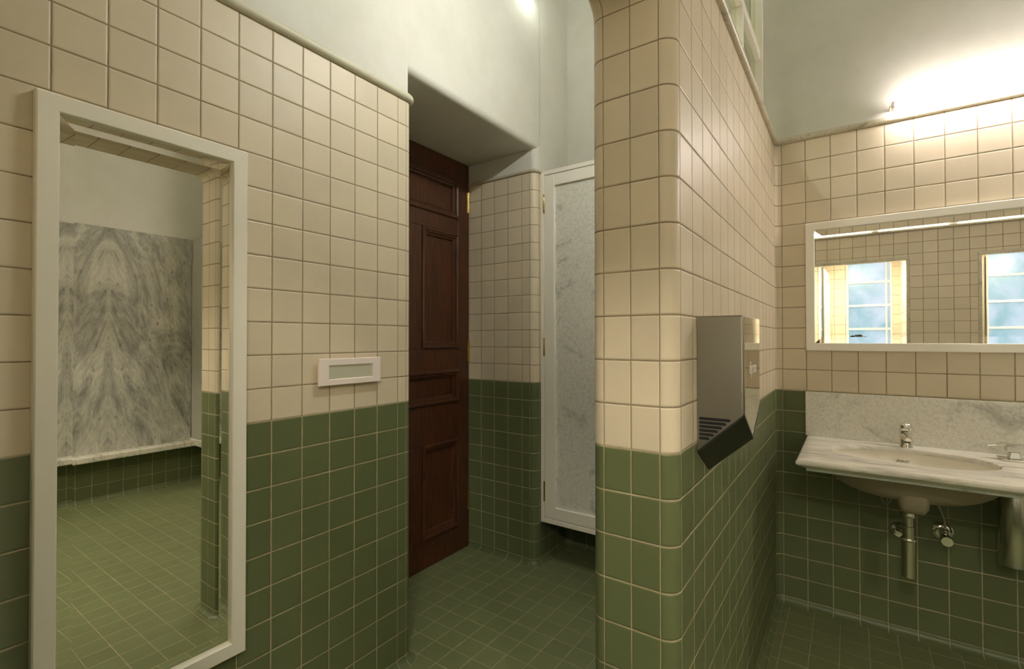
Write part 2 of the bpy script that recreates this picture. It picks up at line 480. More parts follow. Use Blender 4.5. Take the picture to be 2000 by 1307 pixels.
# ---- wall with the two window recesses behind the viewpoint
OPEN = [(11.6, 18.6), (23.3, 30.3)]
ZL, ZSILL, YW = 9.75, -1.0, -22.8
t = TileMesh()
def wpoly(x0, x1, z0, z1):
    q = [(x0, YO, z0), (x1, YO, z0), (x1, YO, z1), (x0, YO, z1)]
    t.poly(q, [(p[0] + .35, p[2]) for p in q], (0, 1, 0))
for x0, x1 in ((-.2, 11.6), (18.6, 23.3), (30.3, XFAR)): wpoly(x0, x1, ZF, ZT)
for x0, x1 in OPEN: wpoly(x0, x1, ZL, ZT); wpoly(x0, x1, ZF, ZSILL)
for x0, x1 in OPEN:
    for X, nx in ((x0, 1), (x1, -1)):
        q = [(X, YO, ZSILL), (X, YW, ZSILL), (X, YW, 10.7), (X, YO, 10.7)]
        t.poly(q, [(p[1], p[2]) for p in q], (nx, 0, 0))
    q = [(x0, YO, ZSILL), (x1, YO, ZSILL), (x1, YW, ZSILL), (x0, YW, ZSILL)]
    t.poly(q, [(p[0], p[1]) for p in q], (0, 0, 1))
WIN = [(14.1, 18.0), (25.0, 28.9)]
for (x0, x1), (w0, w1) in zip(OPEN, WIN):
    for a0, a1, z0, z1 in ((x0, w0, ZSILL, 10.7), (w1, x1, ZSILL, 10.7), (w0, w1, ZSILL, 0.0)):
        q = [(a0, YW, z0), (a1, YW, z0), (a1, YW, z1), (a0, YW, z1)]
        t.poly(q, [(p[0], p[2]) for p in q], (0, 1, 0))
t.build('wall_front', M['tile'])
b = MB()
b.box(-.2, 36, YO - .5, YO - .02, ZT, ZC)
for x0, x1 in OPEN: b.box(x0 - .3, x1 + .3, YW - .3, YO - .05, 10.7, 11.3)
b.build('wall_front_upper', M['plaster'], kind='structure')

# marble surrounds of the recesses
for i, (x0, x1) in enumerate(OPEN):
    b = MB()
    b.box(x0 - .15, x1 + .15, YO - .6, YO + .08, ZL - .27, ZL)
    b.box(x0 - .15, x0 + .10, YO - .3, YO + .08, ZSILL, ZL - .27); b.box(x1 - .10, x1 + .15, YO - .3, YO + .08, ZSILL, ZL - .27)
    b.build('trim_%d' % (5 + i), M['marble_trim'], kind='structure', bevel=.05)

# windows: frame, glazing bars, frosted panes
for i, (w0, w1) in enumerate(WIN):
    b = MB(); f = .16
    b.box(w0, w0 + f, YW - .35, YW + .05, 0, 10.7); b.box(w1 - f, w1, YW - .35, YW + .05, 0, 10.7)
    b.box(w0, w1, YW - .35, YW + .05, 0, .2)
    b.box(w1 - .55, w1 - .42, YW - .3, YW + .02, 0.2, 10.7)
    for z in (1.06, 3.54, 6.03, 8.5): b.box(w0 + f, w1 - f, YW - .3, YW, z - .1, z + .1)
    wf = b.build('window_%d' % (i + 1), M['white_paint'], kind='structure')
    b = MB(); b.box(w0 + f * .5, w1 - f * .5, YW - .22, YW - .16, .1, 10.7); b.build('window_pane', M['frosted'], wf)
    # white casement leaf swung into the recess
    x0 = OPEN[i][0]
    b = MB(); a, d = Vector((x0 + .84, YW + .2)), Vector((x0 + .52, YW + 6.6))
    dv = (d - a); L = dv.length; dv /= L; nv = Vector((-dv.y, dv.x))
    def P3(s_, n_, z): p = a + dv * s_ + nv * n_; return (p.x, p.y, z)
    def pbox(bb, s0, s1, n0, n1, z0, z1):
        p = [P3(s_, n_, z) for z in (z0, z1) for n_ in (n0, n1) for s_ in (s0, s1)]
        bb.add(p, [(0, 2, 3, 1), (4, 5, 7, 6), (0, 1, 5, 4), (2, 6, 7, 3), (0, 4, 6, 2), (1, 3, 7, 5)])
    pbox(b, 0, L, -.12, .12, .2, 9.5); pbox(b, 0, .9, -.2, .2, .2, 9.5); pbox(b, L - .9, L, -.2, .2, .2, 9.5)
    pbox(b, .9, L - .9, -.2, .2, 8.6, 9.5); pbox(b, .9, L - .9, -.2, .2, .2, 1.1)
    b.build('window_shutter', M['white_paint'], wf)

# ---- marble copings
def halfround(path, z, r, o0, name, mat, kind='structure'):
    t = TileMesh(); pr = [(-.3, z - r, 0, 0.3, -1)]
    for k in range(13):
        a = -pi / 2 + pi * k / 12; pr.append((o0 + r * .95 * cos(a), z + r * sin(a), k / 12, cos(a), sin(a)))
    pr.append((-.3, z + r, 1, .3, 1))
    t.sweep(path, pr); return t.build(name, mat, kind)
halfround(pl, ZT + .16, .16, .03, 'trim_1', M['coping'])
halfround(pj, ZT + .10, .10, .03, 'trim_2', M['marble_trim'])
halfround(seg(XB, YO, XB, 13.72, 1, 0, 0, 28) + ps, ZT + .13, .14, .05, 'trim_3', M['marble_trim'])
b = MB(); b.box(XA - .15, XB, YO, 14.0, ZT, ZT + .26); b.build('trim_4', M['marble_trim'], kind='structure', bevel=.06)
b = MB(); b.box(XB, XFAR, YO - .02, YO + .3, ZT, ZT + .25); b.build('trim_7', M['marble_trim'], kind='structure', bevel=.08)

# ---- transom window over the dividing wall
b = MB(); x0, x1 = 10.45, 10.87
b.box(x0, x1, YO, 13.9, ZT + .26, ZT + .6); b.box(x0, x1, YO, 13.9, 25.6, 26)
for y in (-11.5, -6.4, -1.3, 3.8, 8.95): b.box(x0, x1, y - .02, y + .22, ZT + .6, 25.6)
b.box(x0, 10.97, 13.72, 13.9, ZT + .26, 26)
for z in (16.35, 21.0):
    b.box(x0 + .02, x1 - .02, YO, 13.72, z, z + .45)
tr = b.build('window_3', M['white_paint'], kind='structure')
b = MB(); b.box(10.62, 10.66, YO, 13.72, ZT + .6, 25.6); b.build('window_pane', M['glass'], tr)
b = MB(); b.box(XA + .4, XB - .4, YO, 14.0, 26, ZC); b.build('wall_right_upper', M['plaster'], kind='structure')

# ---- mahogany door in the recess
def rect_ring(b, y0, y1, z0, z1, steps, X, cap=True):
    """moulding: steps = (inset, height out of the plane) on a rectangle in a plane x = X"""
    loops = []
    for ins, h in steps:
        loops.append([(X + h, y0 + ins, z0 + ins), (X + h, y1 - ins, z0 + ins), (X + h, y1 - ins, z1 - ins), (X + h, y0 + ins, z1 - ins)])
    b.loft(loops, False, cap)
XD = -4.95
PANELS = [(1.82, 9.15, 9.75, 12.06), (6.15, 9.15, 1.97, 8.82), (1.82, 4.82, 1.97, 8.82), (1.82, 9.15, -1.21, .68), (6.15, 9.15, -8.66, -3.43), (1.82, 4.82, -8.66, -3.43)]
b = MB()
ys_ = [.8, 1.82, 4.82, 6.15, 9.15, 10.14]
b.box(XD - .35, XD, .8, 1.82, -10.24, 13.28); b.box(XD - .35, XD, 9.15, 10.14, -10.24, 13.28)
for z0, z1 in ((12.06, 13.28), (8.82, 9.75), (.68, 1.97), (-3.43, -1.21), (-10.24, -8.66)): b.box(XD - .35, XD, 1.82, 9.15, z0, z1)
for z0, z1 in ((1.97, 8.82), (-8.66, -3.43)): b.box(XD - .35, XD, 4.82, 6.15, z0, z1)
door = b.build('door_1', M['wood'], kind='structure', bevel=.02)
for (y0, y1, z0, z1) in PANELS:
    b = MB()
    rect_ring(b, y0, y1, z0, z1, [(-.02, -.02), (-.02, .07), (.04, .13), (.14, .13), (.20, .07), (.26, .06), (.30, -.02), (.40, -.06), (.46, -.17)], XD)
    b.build('door_panel', M['wood'], door, smooth=25)
for z0, z1 in ((10.3, 11.6), (1.07, 2.37), (-8.02, -6.72)):
    b = MB(); b.lathe((XD + .03, 10.08, z0), [(.05, 0), (.065, .02), (.065, z1 - z0 - .02), (.05, z1 - z0)], 12)
    b.box(XD, XD + .015, 9.96, 10.14, z0 + .03, z1 - .03); b.build('hinge', M['brass'], door)

# ================================================================ THINGS
def framed(name, rect, plane, sgn, axis, fw, th, label, cat, glass_label=None, bevel_w=.28, tilt=2.0):
    """mirror: rect (a0, a1, z0, z1) on plane; axis 'x' -> wall x = plane, 'y' -> wall y = plane"""
    a0, a1, z0, z1 = rect
    mk = (lambda a, z, h: (plane + sgn * h, a, z)) if axis == 'x' else (lambda a, z, h: (a, plane + sgn * h, z))
    def loop(ins, h): return [mk(a0 + ins, z0 + ins, h), mk(a1 - ins, z0 + ins, h), mk(a1 - ins, z1 - ins, h), mk(a0 + ins, z1 - ins, h)]
    e = empty(name, mk((a0 + a1) / 2, z0, 0), label, cat)
    b = MB(); b.loft([loop(0, .01), loop(0, th - .03), loop(.03, th), loop(fw - .02, th - .015), loop(fw, th - .04), loop(fw, .01)], False, False, ring=True)
    b.build('frame', M['white_paint'], e, smooth=20)
    hh = math.tan(radians(tilt)) * bevel_w
    i0, i1 = fw - .005, fw + bevel_w
    b = MB(); b.loft([loop(i0, th - .16 + hh), loop(i1, th - .16)], False, False); b.build('bevelled_edge', M['mirror'], e, smooth=0)
    b = MB(); b.add(loop(i1, th - .16), [(0, 1, 2, 3)]); g_ = b.build('glass', M['mirror'], e, smooth=0)
    b = MB(); b.loft([loop(.1, .02), loop(.1, th - .2)], True, True); b.build('backing', M['black'], e)
    return e

framed('wall_mirror', (-10.28, -5.85, -6.40, 7.90), 0, 1, 'x', .39, .25, 'tall white-framed mirror on the beige and green tiled wall, reflecting grey marble', 'mirror')
framed('wall_mirror', (12.72, 27.75, 1.94, 7.95), YS, -1, 'y', .355, .22, 'wide white-framed mirror above the marble counter, reflecting the windows', 'mirror')

# ---- wall plate
e = empty('wall_plate', (0, -2.26, .95), 'white rectangular plate with a recessed cream panel, left of the dark wooden door', 'wall plate')
y0, y1, z0, z1 = -3.53, -.99, .945, 1.848
def vloop(ins, h): return [(h, y0 + ins, z0 + ins), (h, y1 - ins, z0 + ins), (h, y1 - ins, z1 - ins), (h, y0 + ins, z1 - ins)]
def vl2(iy, z0i, z1i, h): return [(h, y0 + iy, z0 + z0i), (h, y1 - iy, z0 + z0i), (h, y1 - iy, z1 - z1i), (h, y0 + iy, z1 - z1i)]
b = MB(); b.loft([vloop(.0, .12), vloop(0, .19), vloop(.02, .21), vl2(.36, .19, .22, .21), vl2(.385, .215, .245, .17), vl2(.385, .215, .245, .12)], False, False, ring=True); b.build('frame', M['white_plastic'], e, smooth=20)
b = MB(); n = 12
b.loft([[(.185 - .025 * sin(pi * k / n), y0 + .38 + (1.78) * k / n, z0 + .21) for k in range(n + 1)], [(.175 - .025 * sin(pi * k / n), y0 + .38 + 1.78 * k / n, z1 - .24) for k in range(n + 1)]], False, False, closed=False)
b.build('panel', M['cream_plastic'], e)
b = MB(); b.loft([vloop(.12, .0), vloop(.12, .13)]); b.build('back_box', M['white_plastic'], e)

# ---- hand dryer
YL, YR, YC, XW, XF, ZD = -.8, 1.47, .335, XB, 12.45, 3.04
e = empty('hand_dryer', (XW, YC, -.9), 'steel hand dryer with slotted side and black air outlet on the dividing wall', 'hand dryer')
b = MB()
rr = .06
def dring(zf):
    pts = [(XW + .01, YL), (XF - rr, YL)]
    pts += [(XF - rr + rr * sin(a), YL + rr - rr * cos(a)) for a in [pi / 2 * k / 6 for k in range(1, 7)]]
    pts += [(XF, YC)]
    pts += [(XF - rr + rr * cos(a), YR - rr + rr * sin(a)) for a in [pi / 2 * k / 6 for k in range(0, 7)]]
    pts += [(XW + .01, YR), (XW + .01, YC)]
    return [(x, y, zf(x, y)) for x, y in pts]
def zbot(x, y):
    tx = (x - XW) / (XF - XW); zs = -.24 + .95 * tx; zc = -.90 + .92 * tx
    k = abs(y - YC) / (YR - YC); return zc + (zs - zc) * min(k, 1)
def inset(l, d, dz):
    return [(min(max(x, XW + .01), XF - d), min(max(y, YL + d), YR - d), z + dz) for x, y, z in l]
top = dring(lambda x, y: ZD)
b.loft([dring(zbot), inset(top, 0, -.03), inset(top, .03, 0)], False, True)
b.build('body', M['steel'], e, smooth=40, label='brushed steel cover of the dryer')
b = MB()   # polished front panel
fp = [(XF + .012, YL + rr, zbot(XF, YL + rr) + .02), (XF + .012, YC, zbot(XF, YC) + .02), (XF + .012, YR - rr * .3, zbot(XF, YR - rr) + .02), (XF + .012, YR - rr * .3, ZD - .03), (XF + .012, YL + rr, ZD - .03)]
b.loft([[(XF - .02, y, z) for x, y, z in fp], fp]); b.build('front_panel', M['chrome_front'], e, label='polished steel front panel')
b = MB()   # V shaped black outlet
lo = []
def zb2(x, y): return zbot(x, y)
v = []
for x in (XW + .015, XF + .02):
    v += [(x, YL - .012, zb2(x, YL)), (x, YC, zb2(x, YC)), (x, YR + .012, zb2(x, YR)), (x, YR + .012, zb2(x, YR) + .06), (x, YC, zb2(x, YC) + .07), (x, YL - .012, zb2(x, YL) + .06)]
b.add(v, [(0, 1, 7, 6), (1, 2, 8, 7), (2, 3, 9, 8), (3, 4, 10, 9), (4, 5, 11, 10), (5, 0, 6, 11), (0, 5, 4, 1), (1, 4, 3, 2), (6, 7, 10, 11), (7, 8, 9, 10)])
b.build('air_outlet', M['black'], e, label='black angled air outlet')
for k in range(7):
    z = .60 - .0935 * k; x0 = 11.50; x1 = (12.13, 12.04, 11.95, 11.86, 11.765, 11.672, 11.535)[k]; r_ = .034 if k < 6 else .04
    if k == 6: z = .03
    pts = []
    for s_, cx in ((1, x1), (-1, x0)):
        for j in range(9):
            a = -pi / 2 + pi * j / 8; pts.append((cx + s_ * r_ * cos(a), s_ * r_ * sin(a) + z))
    if k == 6: pts = [(11.52 + r_ * cos(2 * pi * j / 16), z + r_ * sin(2 * pi * j / 16)) for j in range(16)]
    b = MB(); b.loft([[(x, YL - .004, zz) for x, zz in pts], [(x, YL + .03, zz) for x, zz in pts]]); b.build('vent_slot' if k < 6 else 'screw', M['black_dull'] if k < 6 else M['steel'], e)  # flush dark capsules stand in for the shade inside open slots

def text(name, body, size, loc, rot, mat, parent, shear=0.0, ext=.002, label=None):
    cu = bpy.data.curves.new(name, 'FONT'); cu.body = body; cu.size = size * S; cu.extrude = ext * S; cu.shear = shear
    cu.align_x = 'CENTER'; cu.align_y = 'CENTER'; cu.materials.append(mat)
    tmp = bpy.data.objects.new(name + '_curve', cu); COL.objects.link(tmp)
    bpy.context.view_layer.update()
    me = bpy.data.meshes.new_from_object(tmp.evaluated_get(bpy.context.evaluated_depsgraph_get()))
    bpy.data.objects.remove(tmp)
    me.name = name
    if not me.materials: me.materials.append(mat)
    o = bpy.data.objects.new(name, me); COL.objects.link(o); o.parent = parent
    o.location = W(*loc) - parent_world(parent); o.rotation_euler = rot
    if label: o['label'] = label
    return o
text('lettering', 'dyson', .42, (XF + .02, .36, 1.78), (pi / 2, 0, pi / 2), M['logo'], e, label='grey lettering on the front')

# ---- marble splashback
b = MB(); b.box(12.67, 27.75, YS - .16, YS - .002, -2.06, 0.0)
tag(b.build('splashback', M['marble_grey'], bevel=.02), 'speckled grey marble splashback between the counter and beige tiles', 'splashback')

# ---- marble counter with an oval cut-out
EX, EY, EA, EB = 16.25, 11.35, 2.55, 1.62
e = empty('counter', (20.2, YS, -2.62), 'long veined marble counter with rounded edge under the wide mirror', 'counter')
cx0, cx1, cy0, cy1 = 12.70, 19.9, 8.36, YS - .02
N = 96
angs = sorted(set([2 * pi * k / N for k in range(N)] + [math.atan2(y - EY, x - EX) % (2 * pi) for x in (cx0, cx1) for y in (cy0, cy1)]))
def rect_pt(a):
    c, s_ = cos(a), sin(a); tt = []
    if c > 1e-9: tt.append((cx1 - EX) / c)
    if c < -1e-9: tt.append((cx0 - EX) / c)
    if s_ > 1e-9: tt.append((cy1 - EY) / s_)
    if s_ < -1e-9: tt.append((cy0 - EY) / s_)
    k = min(tt); return EX + k * c, EY + k * s_
def rl(i, z): return [(max(p[0], cx0 + i), min(max(p[1], cy0 + i), cy1), z) for p in map(rect_pt, angs)]
def el(d, z): return [(EX + (EA + d) * cos(a), EY + (EB + d) * sin(a), z) for a in angs]
ZK = -2.06
b = MB(); b.loft([el(0, ZK - .20), el(0, ZK - .10), el(.03, ZK - .03), el(.09, ZK), rl(.14, ZK), rl(.06, ZK - .02), rl(.015, ZK - .07), rl(0, ZK - .13), rl(.02, ZK - .20), rl(.10, ZK - .26), rl(.18, ZK - .29), rl(.25, ZK - .34), el(.34, ZK - .34), el(.34, ZK - .20)], ring=True)
b.box(cx1, 27.75, cy0, cy1, ZK - .32, ZK)
b.build('slab', M['marble_counter'], e, smooth=32)
b = MB(); b.box(13.02, 27.7, 8.68, 8.95, ZK - .47, ZK - .30); b.box(13.02, 13.25, 8.95, YS - .02, ZK - .47, ZK - .30)
b.build('apron', M['marble_green'], e, bevel=.02, label='greenish marble strip under the slab edge')

# ---- basin
e = empty('wash_basin', (EX, EY, -4.0), 'oval cream ceramic basin set under the marble counter', 'basin')
def el2(k, z, dx=0): return [(EX + (EA + .06) * k * cos(2 * pi * j / 64), EY + (EB + .06) * k * sin(2 * pi * j / 64), z) for j in range(64)]
inner = []
for k in range(15):
    tt = pi / 2 * k / 14 * .97; inner.append((cos(tt) ** .62, ZK - .21 - 1.26 * sin(tt) ** 1.15))
b = MB(); b.loft([el2(1.09, ZK - .215), el2(1.0, ZK - .205)] + [el2(k, z) for k, z in inner], False, True); b.build('bowl', M['ceramic'], e, smooth=50)
b = MB(); outer = [(min(1.09, k * 1.02 + .06), z - .14) for k, z in inner]
b.loft([el2(1.09, ZK - .217)] + [el2(k, z) for k, z in outer], False, True); b.build('underside', M['ceramic_out'], e, smooth=50, label='unglazed underside of the bowl, with shade in its colour')
b = MB()
def ov(w, d, y, z): return [(EX + .05 + w * math.copysign(abs(cos(a)) ** .45, cos(a)), y + d * math.copysign(abs(sin(a)) ** .45, sin(a)), z) for a in [2 * pi * j / 40 for j in range(40)]]
b.loft([ov(.50, 1.0, 10.75, -2.6), ov(.50, .95, 10.8, -3.3), ov(.46, .85, 10.85, -3.75), ov(.38, .70, 10.95, -3.97), ov(.26, .5, 11.05, -4.03)])
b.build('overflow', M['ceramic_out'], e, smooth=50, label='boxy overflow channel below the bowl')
text('lettering', 'Jaquar', .17, (16.18, EY + 1.50, ZK - .50), (radians(62), 0, 0), M['ink'], e, .35, .004, 'dark lettering inside the bowl')
b = MB(); b.lathe((EX, EY, ZK - 1.47), [(.26, 0), (.26, .03), (.2, .04), (.18, .02)], 24); b.build('drain', M['chrome'], e)

# ---- tap
TX, TY = 16.32, 13.32
e = empty('basin_tap', (TX, TY, ZK), 'short chrome tap standing behind the oval basin', 'tap')
b = MB(); b.lathe((TX, TY, ZK), [(.235, 0), (.235, .02), (.215, .05), (.205, .35), (.20, .68)], 32); b.build('body', M['chrome'], e)
b = MB(); b.lathe((TX, TY, ZK + .68), [(.20, 0), (.215, .03), (.215, .24), (.19, .30), (.11, .33)], 32)
b.loft([[(TX + w * x, y, z) for x, z in ((-1, h0), (1, h0), (1, h1), (-1, h1))] for w, y, h0, h1 in ((.10, TY - .1, ZK + .80, ZK + .93), (.09, TY - .35, ZK + .83, ZK + .93), (.06, TY - .52, ZK + .87, ZK + .92))])
b.build('lever', M['chrome'], e, bevel=.02)
b = MB()
sp = []
for k, (y, z, w, h) in enumerate(((TY, ZK + .50, .19, .15), (TY - .3, ZK + .52, .165, .13), (TY - .62, ZK + .50, .145, .11), (TY - .86, ZK + .46, .135, .10), (TY - .93, ZK + .44, .10, .07))):
    sp.append([(TX + w * cos(2 * pi * j / 24), y, z + h * sin(2 * pi * j / 24)) for j in range(24)])
b.loft(sp); b.build('spout', M['chrome'], e, smooth=50)
b = MB(); b.lathe((TX, TY - .76, ZK + .31), [(.085, 0), (.09, .02), (.09, .12)], 20); b.build('aerator', M['black'], e, label='dark aerator ring under the spout')

# ---- soap dispenser with its steel tank below the counter
DX, DY = 19.42, 12.75
e = empty('soap_dispenser', (DX, DY, -6.0), 'chrome dispenser with a thin spout and steel tank below, right of the basin', 'soap dispenser')
b = MB(); b.box(DX - .40, DX + .40, DY - .40, DY + .40, ZK, ZK + .07); b.build('base_plate', M['steel_pipe'], e, bevel=.015)
b = MB(); b.loft([[(DX + sx * w, DY + sy * w, z) for sx, sy in ((-1, -1), (1, -1), (1, 1), (-1, 1))] for w, z in ((.17, ZK + .07), (.13, ZK + .30), (.13, ZK + .32), (.235, ZK + .34), (.235, ZK + .56))]); b.build('neck', M['steel_pipe'], e, smooth=0, bevel=.02)
b = MB()
pz = [(DX + .30, ZK + .56, .27, .05), (DX - .25, ZK + .57, .24, .06), (DX - .50, ZK + .52, .12, .055), (DX - .74, ZK + .46, .09, .05)]
b.loft([[(x, DY - w, z), (x, DY + w, z), (x, DY + w, z + h), (x, DY - w, z + h)] for x, z, w, h in pz]); b.build('spout', M['chrome'], e, smooth=0, bevel=.008)
b = MB(); b.lathe((DX, DY, -5.95), [(.46, 0), (.47, .03), (.47, 2.9), (.42, 3.0), (.16, 3.05), (.16, 3.55)], 40); b.build('tank', M['steel_pipe'], e, label='brushed steel tank under the counter')

# ---- bottle trap
BX, BY = 16.22, 11.2
e = empty('bottle_trap', (BX, BY, -6.7), 'chrome bottle trap hanging below the oval basin', 'waste trap')
b = MB(); b.lathe((BX, BY, -4.72), [(.165, 0), (.165, .35), (.235, .36), (.235, .44), (.21, .50), (.21, .72)], 32); b.build('tailpipe', M['steel_pipe'], e)
b = MB(); b.lathe((BX, BY, -5.22), [(.19, 0), (.19, .50), (.17, .52)], 32); b.build('inlet_sleeve', M['steel_pipe'], e)
b = MB(); b.lathe((BX, BY, -5.27), [(.23, 0), (.25, .02), (.25, .07), (.23, .10)], 32); b.build('lock_ring', M['chrome'], e)
b = MB(); b.lathe((BX, BY, -6.66), [(.20, 0), (.235, .02), (.235, 1.40)], 32); b.build('bottle', M['steel_pipe'], e)
b = MB(); b.tube([(BX, BY + .1, -5.05), (BX - .04, BY + 1.2, -5.3), (BX - .12, YS - .02, -5.84)], .16, 20); b.build('outlet_pipe', M['chrome'], e)
b = MB(); b.lathe((BX - .12, YS - .01, -5.84), [(.38, 0), (.37, .03), (.28, .12), (.19, .24)], 36, (0, -1, 0)); b.build('wall_flange', M['chrome'], e)

# ---- angle valve
VX, VZ = 17.52, -5.54
e = empty('angle_valve', (VX, YS, VZ), 'small chrome angle valve on the green tiles beside the bottle trap', 'valve')
b = MB(); b.lathe((VX, YS - .01, VZ), [(.36, 0), (.36, .03), (.31, .08), (.15, .11)], 36, (0, -1, 0)); b.build('wall_flange', M['chrome'], e)
b = MB(); b.lathe((VX, YS - .08, VZ), [(.15, 0), (.15, .85), (.17, .87)], 24, (0, -1, 0)); b.lathe((VX, YS - .70, VZ), [(.11, 0), (.11, .26), (.08, .3)], 16)
b.build('body', M['chrome'], e)
b = MB(); b.lathe((VX, YS - .92, VZ), [(.13, 0), (.19, .04), (.195, .36), (.18, .40)], 32, (0, -1, 0)); b.build('knob', M['chrome'], e)
b = MB(); b.tube([(VX, YS - .70, VZ + .28), (VX, YS - .70, VZ + .6), (VX - .1, YS - .75, VZ + 1.0), (VX - .32, YS - .85, VZ + 1.5), (VX - .7, YS - .8, VZ + 2.1), (VX - 1.1, YS - .7, VZ + 2.9)], .045, 10); b.build('hose', M['rubber'], e)
# second supply loop hanging behind the bowl
b = MB(); b.tube([(15.35 + .55 * (1 - cos(pi * k / 12)) / 1.0 * .5, 12.9, -3.4 - 1.05 * sin(pi * k / 12)) for k in range(13)], .045, 10)
tag(b.build('water_hose', M['rubber']), 'thin flexible water hose looping down behind the oval basin', 'hose')

# ---- tube lamps on the ledges
def tube_lamp(x0, x1, y, z, mat, label, group, face, tr=.165):
    # face: +1 batten towards +y of the tube, -1 towards -y
    e = empty('tube_lamp', ((x0 + x1) / 2, y, z - .3), label, 'lamp', group)
    if not face: b = MB(); b.box(x0 - .12, x1 + .12, y - .2, y - .12, z - .15, z + .1)
    else: b = MB(); b.box(x0 - .12, x1 + .12, min(y + face * .17, y + face * .62), max(y + face * .17, y + face * .62), z + .02, z + .13); b.build('batten', M['white_paint'], e, bevel=.03)
    for x in (x0, x1):
        b = MB(); b.box(x - .05, x + .05, y - .14, y + .14, z - .14, z + .14); b.build('lamp_holder', M['white_plastic'], e)
    b = MB(); b.lathe((x0 + .04, y, z), [(tr * .8, 0), (tr, .05), (tr, x1 - x0 - .13), (tr * .8, x1 - x0 - .08)], 20, (1, 0, 0)); b.build('tube', mat, e)
    return e
nm = ('nearest the dividing wall', 'second from the dividing wall', 'farthest from the dividing wall')
for k, (x0, x1) in enumerate(((16.0, 21.2), (21.7, 26.9), (27.4, 30.8))):
    tube_lamp(x0, x1, 13.36, ZT + .45, M['tube_dim' if k == 0 else 'tube'], 'glowing tube lamp on the ledge above the wide mirror, ' + nm[k], 'tube lamps over the sinks', 1)
for k, (x0, x1) in enumerate(((11.6, 16.1), (16.5, 21.4), (21.9, 26.8), (27.2, 32.1))):
    tube_lamp(x0, x1, YO + .28, ZT + .46, M['tube_far'], 'thin tube lamp above the window wall seen in the wide mirror, ' + ('first', 'second', 'third', 'fourth')[k] + ' from the left', 'tube lamps above the windows', 0, .10)

# ---- small globe lamp high on the plaster over the door recess
LX, LY, LZ = 1.0, 9.2, 21.3
e = empty('globe_lamp', (0, LY, LZ), 'small globe lamp high on the plaster wall above the door recess', 'lamp')
b = MB(); b.lathe((LX, LY, LZ), [(.02, -.36), (.2, -.30), (.31, -.18), (.36, 0), (.31, .18), (.18, .30)], 24); b.build('globe', M['bulb'], e)
b = MB(); b.lathe((LX, LY, LZ + .27), [(.20, 0), (.20, .2), (.08, .3)], 20); b.build('socket', M['brass'], e)
b = MB(); b.tube([(LX, LY, LZ + .5), (LX, LY, LZ + .8), (LX - .25, LY, LZ + 1.0), (-.03, LY, LZ + 1.0)], .05, 10); b.lathe((-.05, LY, LZ + 1.0), [(.25, 0), (.22, .08), (.06, .1)], 20, (1, 0, 0)); b.build('arm', M['brass'], e)
# ---- tube lamp on the passage side of the transom
e = empty('tube_lamp', (9.6, 1.5, 16.4), 'tube lamp on a bracket on the passage side of the transom window', 'lamp')
b = MB(); b.box(9.0, 9.2, -1.2, 4.2, 16.55, 16.95); b.build('batten', M['white_paint'], e, bevel=.03)
for y in (.4, 2.6):
    b = MB(); b.box(9.2, 10.46, y - .12, y + .12, 16.65, 16.85); b.build('bracket', M['white_paint'], e)
for y in (-1.1, 4.1):
    b = MB(); b.box(8.66, 9.0, y - .05, y + .05, 16.62, 16.9); b.build('lamp_holder', M['white_plastic'], e)
b = MB(); b.lathe((8.8, -1.06, 16.75), [(.13, 0), (.165, .05), (.165, 5.07), (.13, 5.12)], 20, (0, 1, 0)); b.build('tube', M['tube_pass'], e)
# ---- lamps in the window recesses
for i, (x0, x1) in enumerate(OPEN):
    cx = (x0 + x1) / 2
    e = empty('recess_lamp', (cx, -16.6, 10.3), ('warm ceiling lamp in the window recess beside the opening', 'warm ceiling lamp in the window recess farther along')[i], 'lamp', 'lamps in the window recesses')
    b = MB(); b.lathe((cx, -16.6, 10.7), [(.55, 0), (.55, -.26), (.46, -.32)], 28); b.build('rim', M['white_plastic'], e)
    b = MB(); b.lathe((cx, -16.6, 10.40), [(.45, 0), (.40, -.08), (.2, -.13)], 28); b.build('diffuser', M['bulb_warm'], e)

# ---- cubicle front: white frame, leaf with a grey marble panel
YD = 10.70
e = empty('cubicle_door', (3.2, YD, -7.9), 'white framed cubicle door with a grey marble panel and brass hinges', 'door')
b = MB(); zt, zb, xl, xr = 12.09, -7.90, -.08, 6.4
b.box(xl, xl + .24, YD, YD + .5, zb, zt); b.box(xr - .24, xr, YD, YD + .5, zb, zt); b.box(xl + .24, xr - .24, YD, YD + .5, zt - .24, zt); b.box(xl + .24, xr - .24, YD, YD + .5, zb, zb + .25)
b.build('frame', M['white_paint'], e, bevel=.02)
l0, l1, m0, m1 = xl + .26, xr - .26, zb + .28, zt - .27
b = MB(); w = .65
b.box(l0, l0 + w, YD + .015, YD + .4, m0, m1); b.box(l1 - w, l1, YD + .015, YD + .4, m0, m1); b.box(l0 + w, l1 - w, YD + .015, YD + .4, m1 - w, m1); b.box(l0 + w, l1 - w, YD + .015, YD + .4, m0, m0 + w)
b.build('leaf', M['white_paint'], e, bevel=.03)
b = MB(); b.box(l0 + w, l1 - w, YD + .14, YD + .34, m0 + w, m1 - w); b.build('marble_panel', M['marble_grey'], e, label='grey speckled marble panel')
for z0, z1 in ((9.7, 10.75), (1.53, 2.57), (-6.69, -5.56)):
    b = MB(); b.lathe((l0 - .01, YD - .02, z0), [(.035, 0), (.045, .02), (.045, z1 - z0 - .02), (.035, z1 - z0)], 12); b.build('hinge', M['brass'], e)
b = MB(); b.box(xr, XA - .02, YD + .05, YD + .45, -7.9, 12.05)
tag(b.build('cubicle_panel', M['marble_grey'], bevel=.03), 'fixed grey marble panel closing the cubicle front beside its door', 'panel')

